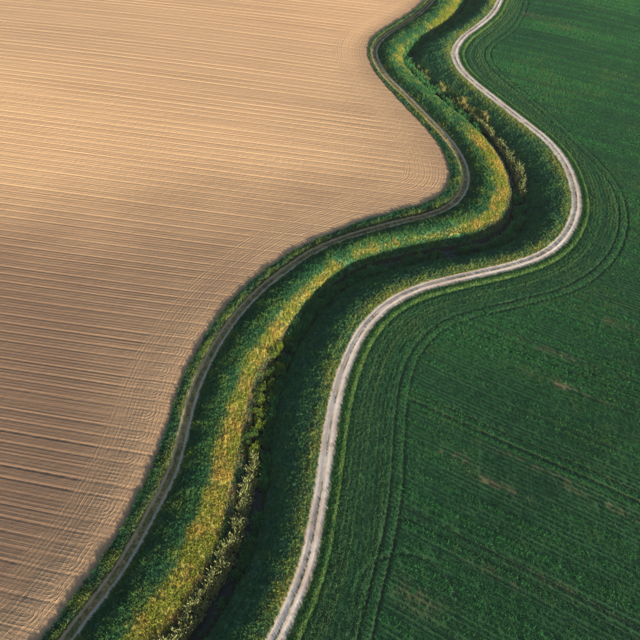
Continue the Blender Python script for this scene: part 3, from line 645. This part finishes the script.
# ---------------------------------------------------------------- air
hz = bpy.data.meshes.new('haze'); b0, b1, z0, z1 = -4200, 4200, -20, 103
hz.from_pydata([(x_, y_, z_) for z_ in (z0, z1) for y_ in (b0, b1) for x_ in (b0, b1)], [], [(0,2,3,1),(4,5,7,6),(0,1,5,4),(2,6,7,3),(0,4,6,2),(1,3,7,5)])
hm = bpy.data.materials.new('haze'); hm.use_nodes = True; hn = hm.node_tree.nodes; hn.remove(hn['Principled BSDF'])
pv = hn.new('ShaderNodeVolumePrincipled'); pv.inputs['Color'].default_value = (0.95, 0.96, 1.0, 1); pv.inputs['Density'].default_value = 0.00005; pv.inputs['Anisotropy'].default_value = 0.2
hm.node_tree.links.new(pv.outputs[0], hn['Material Output'].inputs['Volume']); hz.materials.append(hm)
o = bpy.data.objects.new('haze', hz); COL.objects.link(o); tag(o, 'thin pale evening haze in the air over the fields', 'haze', kind='stuff')

# ---------------------------------------------------------------- shrubs
def shrub_meshes(seed, rx, ry, h, nleaf, leafsize, mat):
    r = np.random.default_rng(seed); vs_ = []; fs = []
    lobes = [(r.normal(0, rx*.55), r.normal(0, ry*.55), h*r.uniform(.3, .85), r.uniform(.22, .5)) for _ in range(11)]
    for i in range(nleaf):
        lx, ly, lz, lr = lobes[i % 11]; v = r.normal(size=3); v /= np.linalg.norm(v); v *= r.uniform(.3, 1.25)**.7
        c = np.array([lx+v[0]*rx*lr, ly+v[1]*ry*lr, max(.12, lz+v[2]*h*.33)])
        n = r.normal(size=3)+np.array([0, 0, .7]); n /= np.linalg.norm(n); t = np.cross(n, r.normal(size=3)); t /= np.linalg.norm(t); b = np.cross(n, t)
        q = leafsize*r.uniform(.6, 1.3); k = len(vs_)
        for p in (c-t*q, c+b*q*.5+n*.02, c+t*q, c-b*q*.5+n*.02): vs_.append(tuple(p))
        fs.append((k, k+1, k+2, k+3))
    cm = bpy.data.meshes.new('crown'); cm.from_pydata(vs_, [], fs); cm.materials.append(mat); cm.update()
    vs_ = []; fs = []
    for lx, ly, lz, lr in lobes[:8]:
        k = len(vs_)
        for tt, rad in ((0, .055), (.55, .035), (1, .012)):
            px, py, pz = lx*tt**1.3, ly*tt**1.3, lz*tt-.15*(1-tt)
            for a in range(5): vs_.append((px+rad*math.cos(a*1.2566), py+rad*math.sin(a*1.2566), pz))
        for rr in (0, 5):
            for a in range(5): fs.append((k+rr+a, k+rr+(a+1)%5, k+rr+5+(a+1)%5, k+rr+5+a))
    sm = bpy.data.meshes.new('stems'); sm.from_pydata(vs_, [], fs); sm.materials.append(M['bark']); sm.update()
    return cm, sm
VAR = [shrub_meshes(100+i, 1.1, 1.1, 1.8, 1000, .10, M['leaf']) for i in range(4)]
VARD = [shrub_meshes(120+i, 1.2, 1.1, 1.4, 900, .11, M['dleaf']) for i in range(4)]
def shrub(var, x, y, sc, label, group, i):
    e = bpy.data.objects.new('shrub', None); COL.objects.link(e); e.empty_display_size = .3
    e.location = (x, y, float(zpt(np.array([x]), np.array([y]))[0])); e.rotation_euler.z = i*2.1; e.scale = (sc, sc, sc*random.uniform(.85, 1.15))
    for nm, me in zip(('crown', 'trunk'), var[i % 4]):
        c = bpy.data.objects.new(nm, me); COL.objects.link(c); c.parent = e
    tag(e, label, 'shrub', group)
def row(n, s0, s1, o0, o1, var, sc, lab, group, seed):
    r = np.random.default_rng(seed); L = PL['D']; sl = np.r_[0, np.cumsum(np.linalg.norm(np.diff(L, axis=0), axis=1))]
    for i in range(n):
        s = s0+(s1-s0)*(i+.5+r.uniform(-.3, .3))/n; p = np.array([np.interp(s, sl, L[:,0]), np.interp(s, sl, L[:,1])]); q = np.array([np.interp(s+.5, sl, L[:,0]), np.interp(s+.5, sl, L[:,1])])
        t = (q-p)*2; off = r.uniform(o0, o1); shrub(var, p[0]+t[1]*off, p[1]-t[0]*off, sc*r.uniform(.55, 1.2), lab % ORD[i], group, i)
row(34, S_REED0-1, S_SHR0+2, -2.3, -.1, VAR, .85, '%s sunlit yellow-green stream shrub counted up from the lower reed bed', 'bright shrubs above the lower reeds', 1)
row(26, S_SHR0, S_W1+6, -1.6, .5, VARD, .85, '%s low dark shaded shrub along the middle stream from the left', 'dark shrubs in the shaded middle stretch', 2)
row(7, S_W1+8, S_BEND+4, -.5, 1.2, VARD, .8, '%s dark green shrub round the sharp stream bend', 'dark shrubs at the stream bend', 3)
row(22, S_YR-6, S_TOP+2, -.8, 1.1, VARD, .85, '%s small green shrub along the far upper stream above the golden reeds', 'green shrubs on the far upper stream', 4)
row(16, S_UP-4, S_YR-6, -.5, 1.6, VARD, .65, '%s little green bush in the water beside the golden reed clumps', 'little bushes beside the golden reeds', 5)
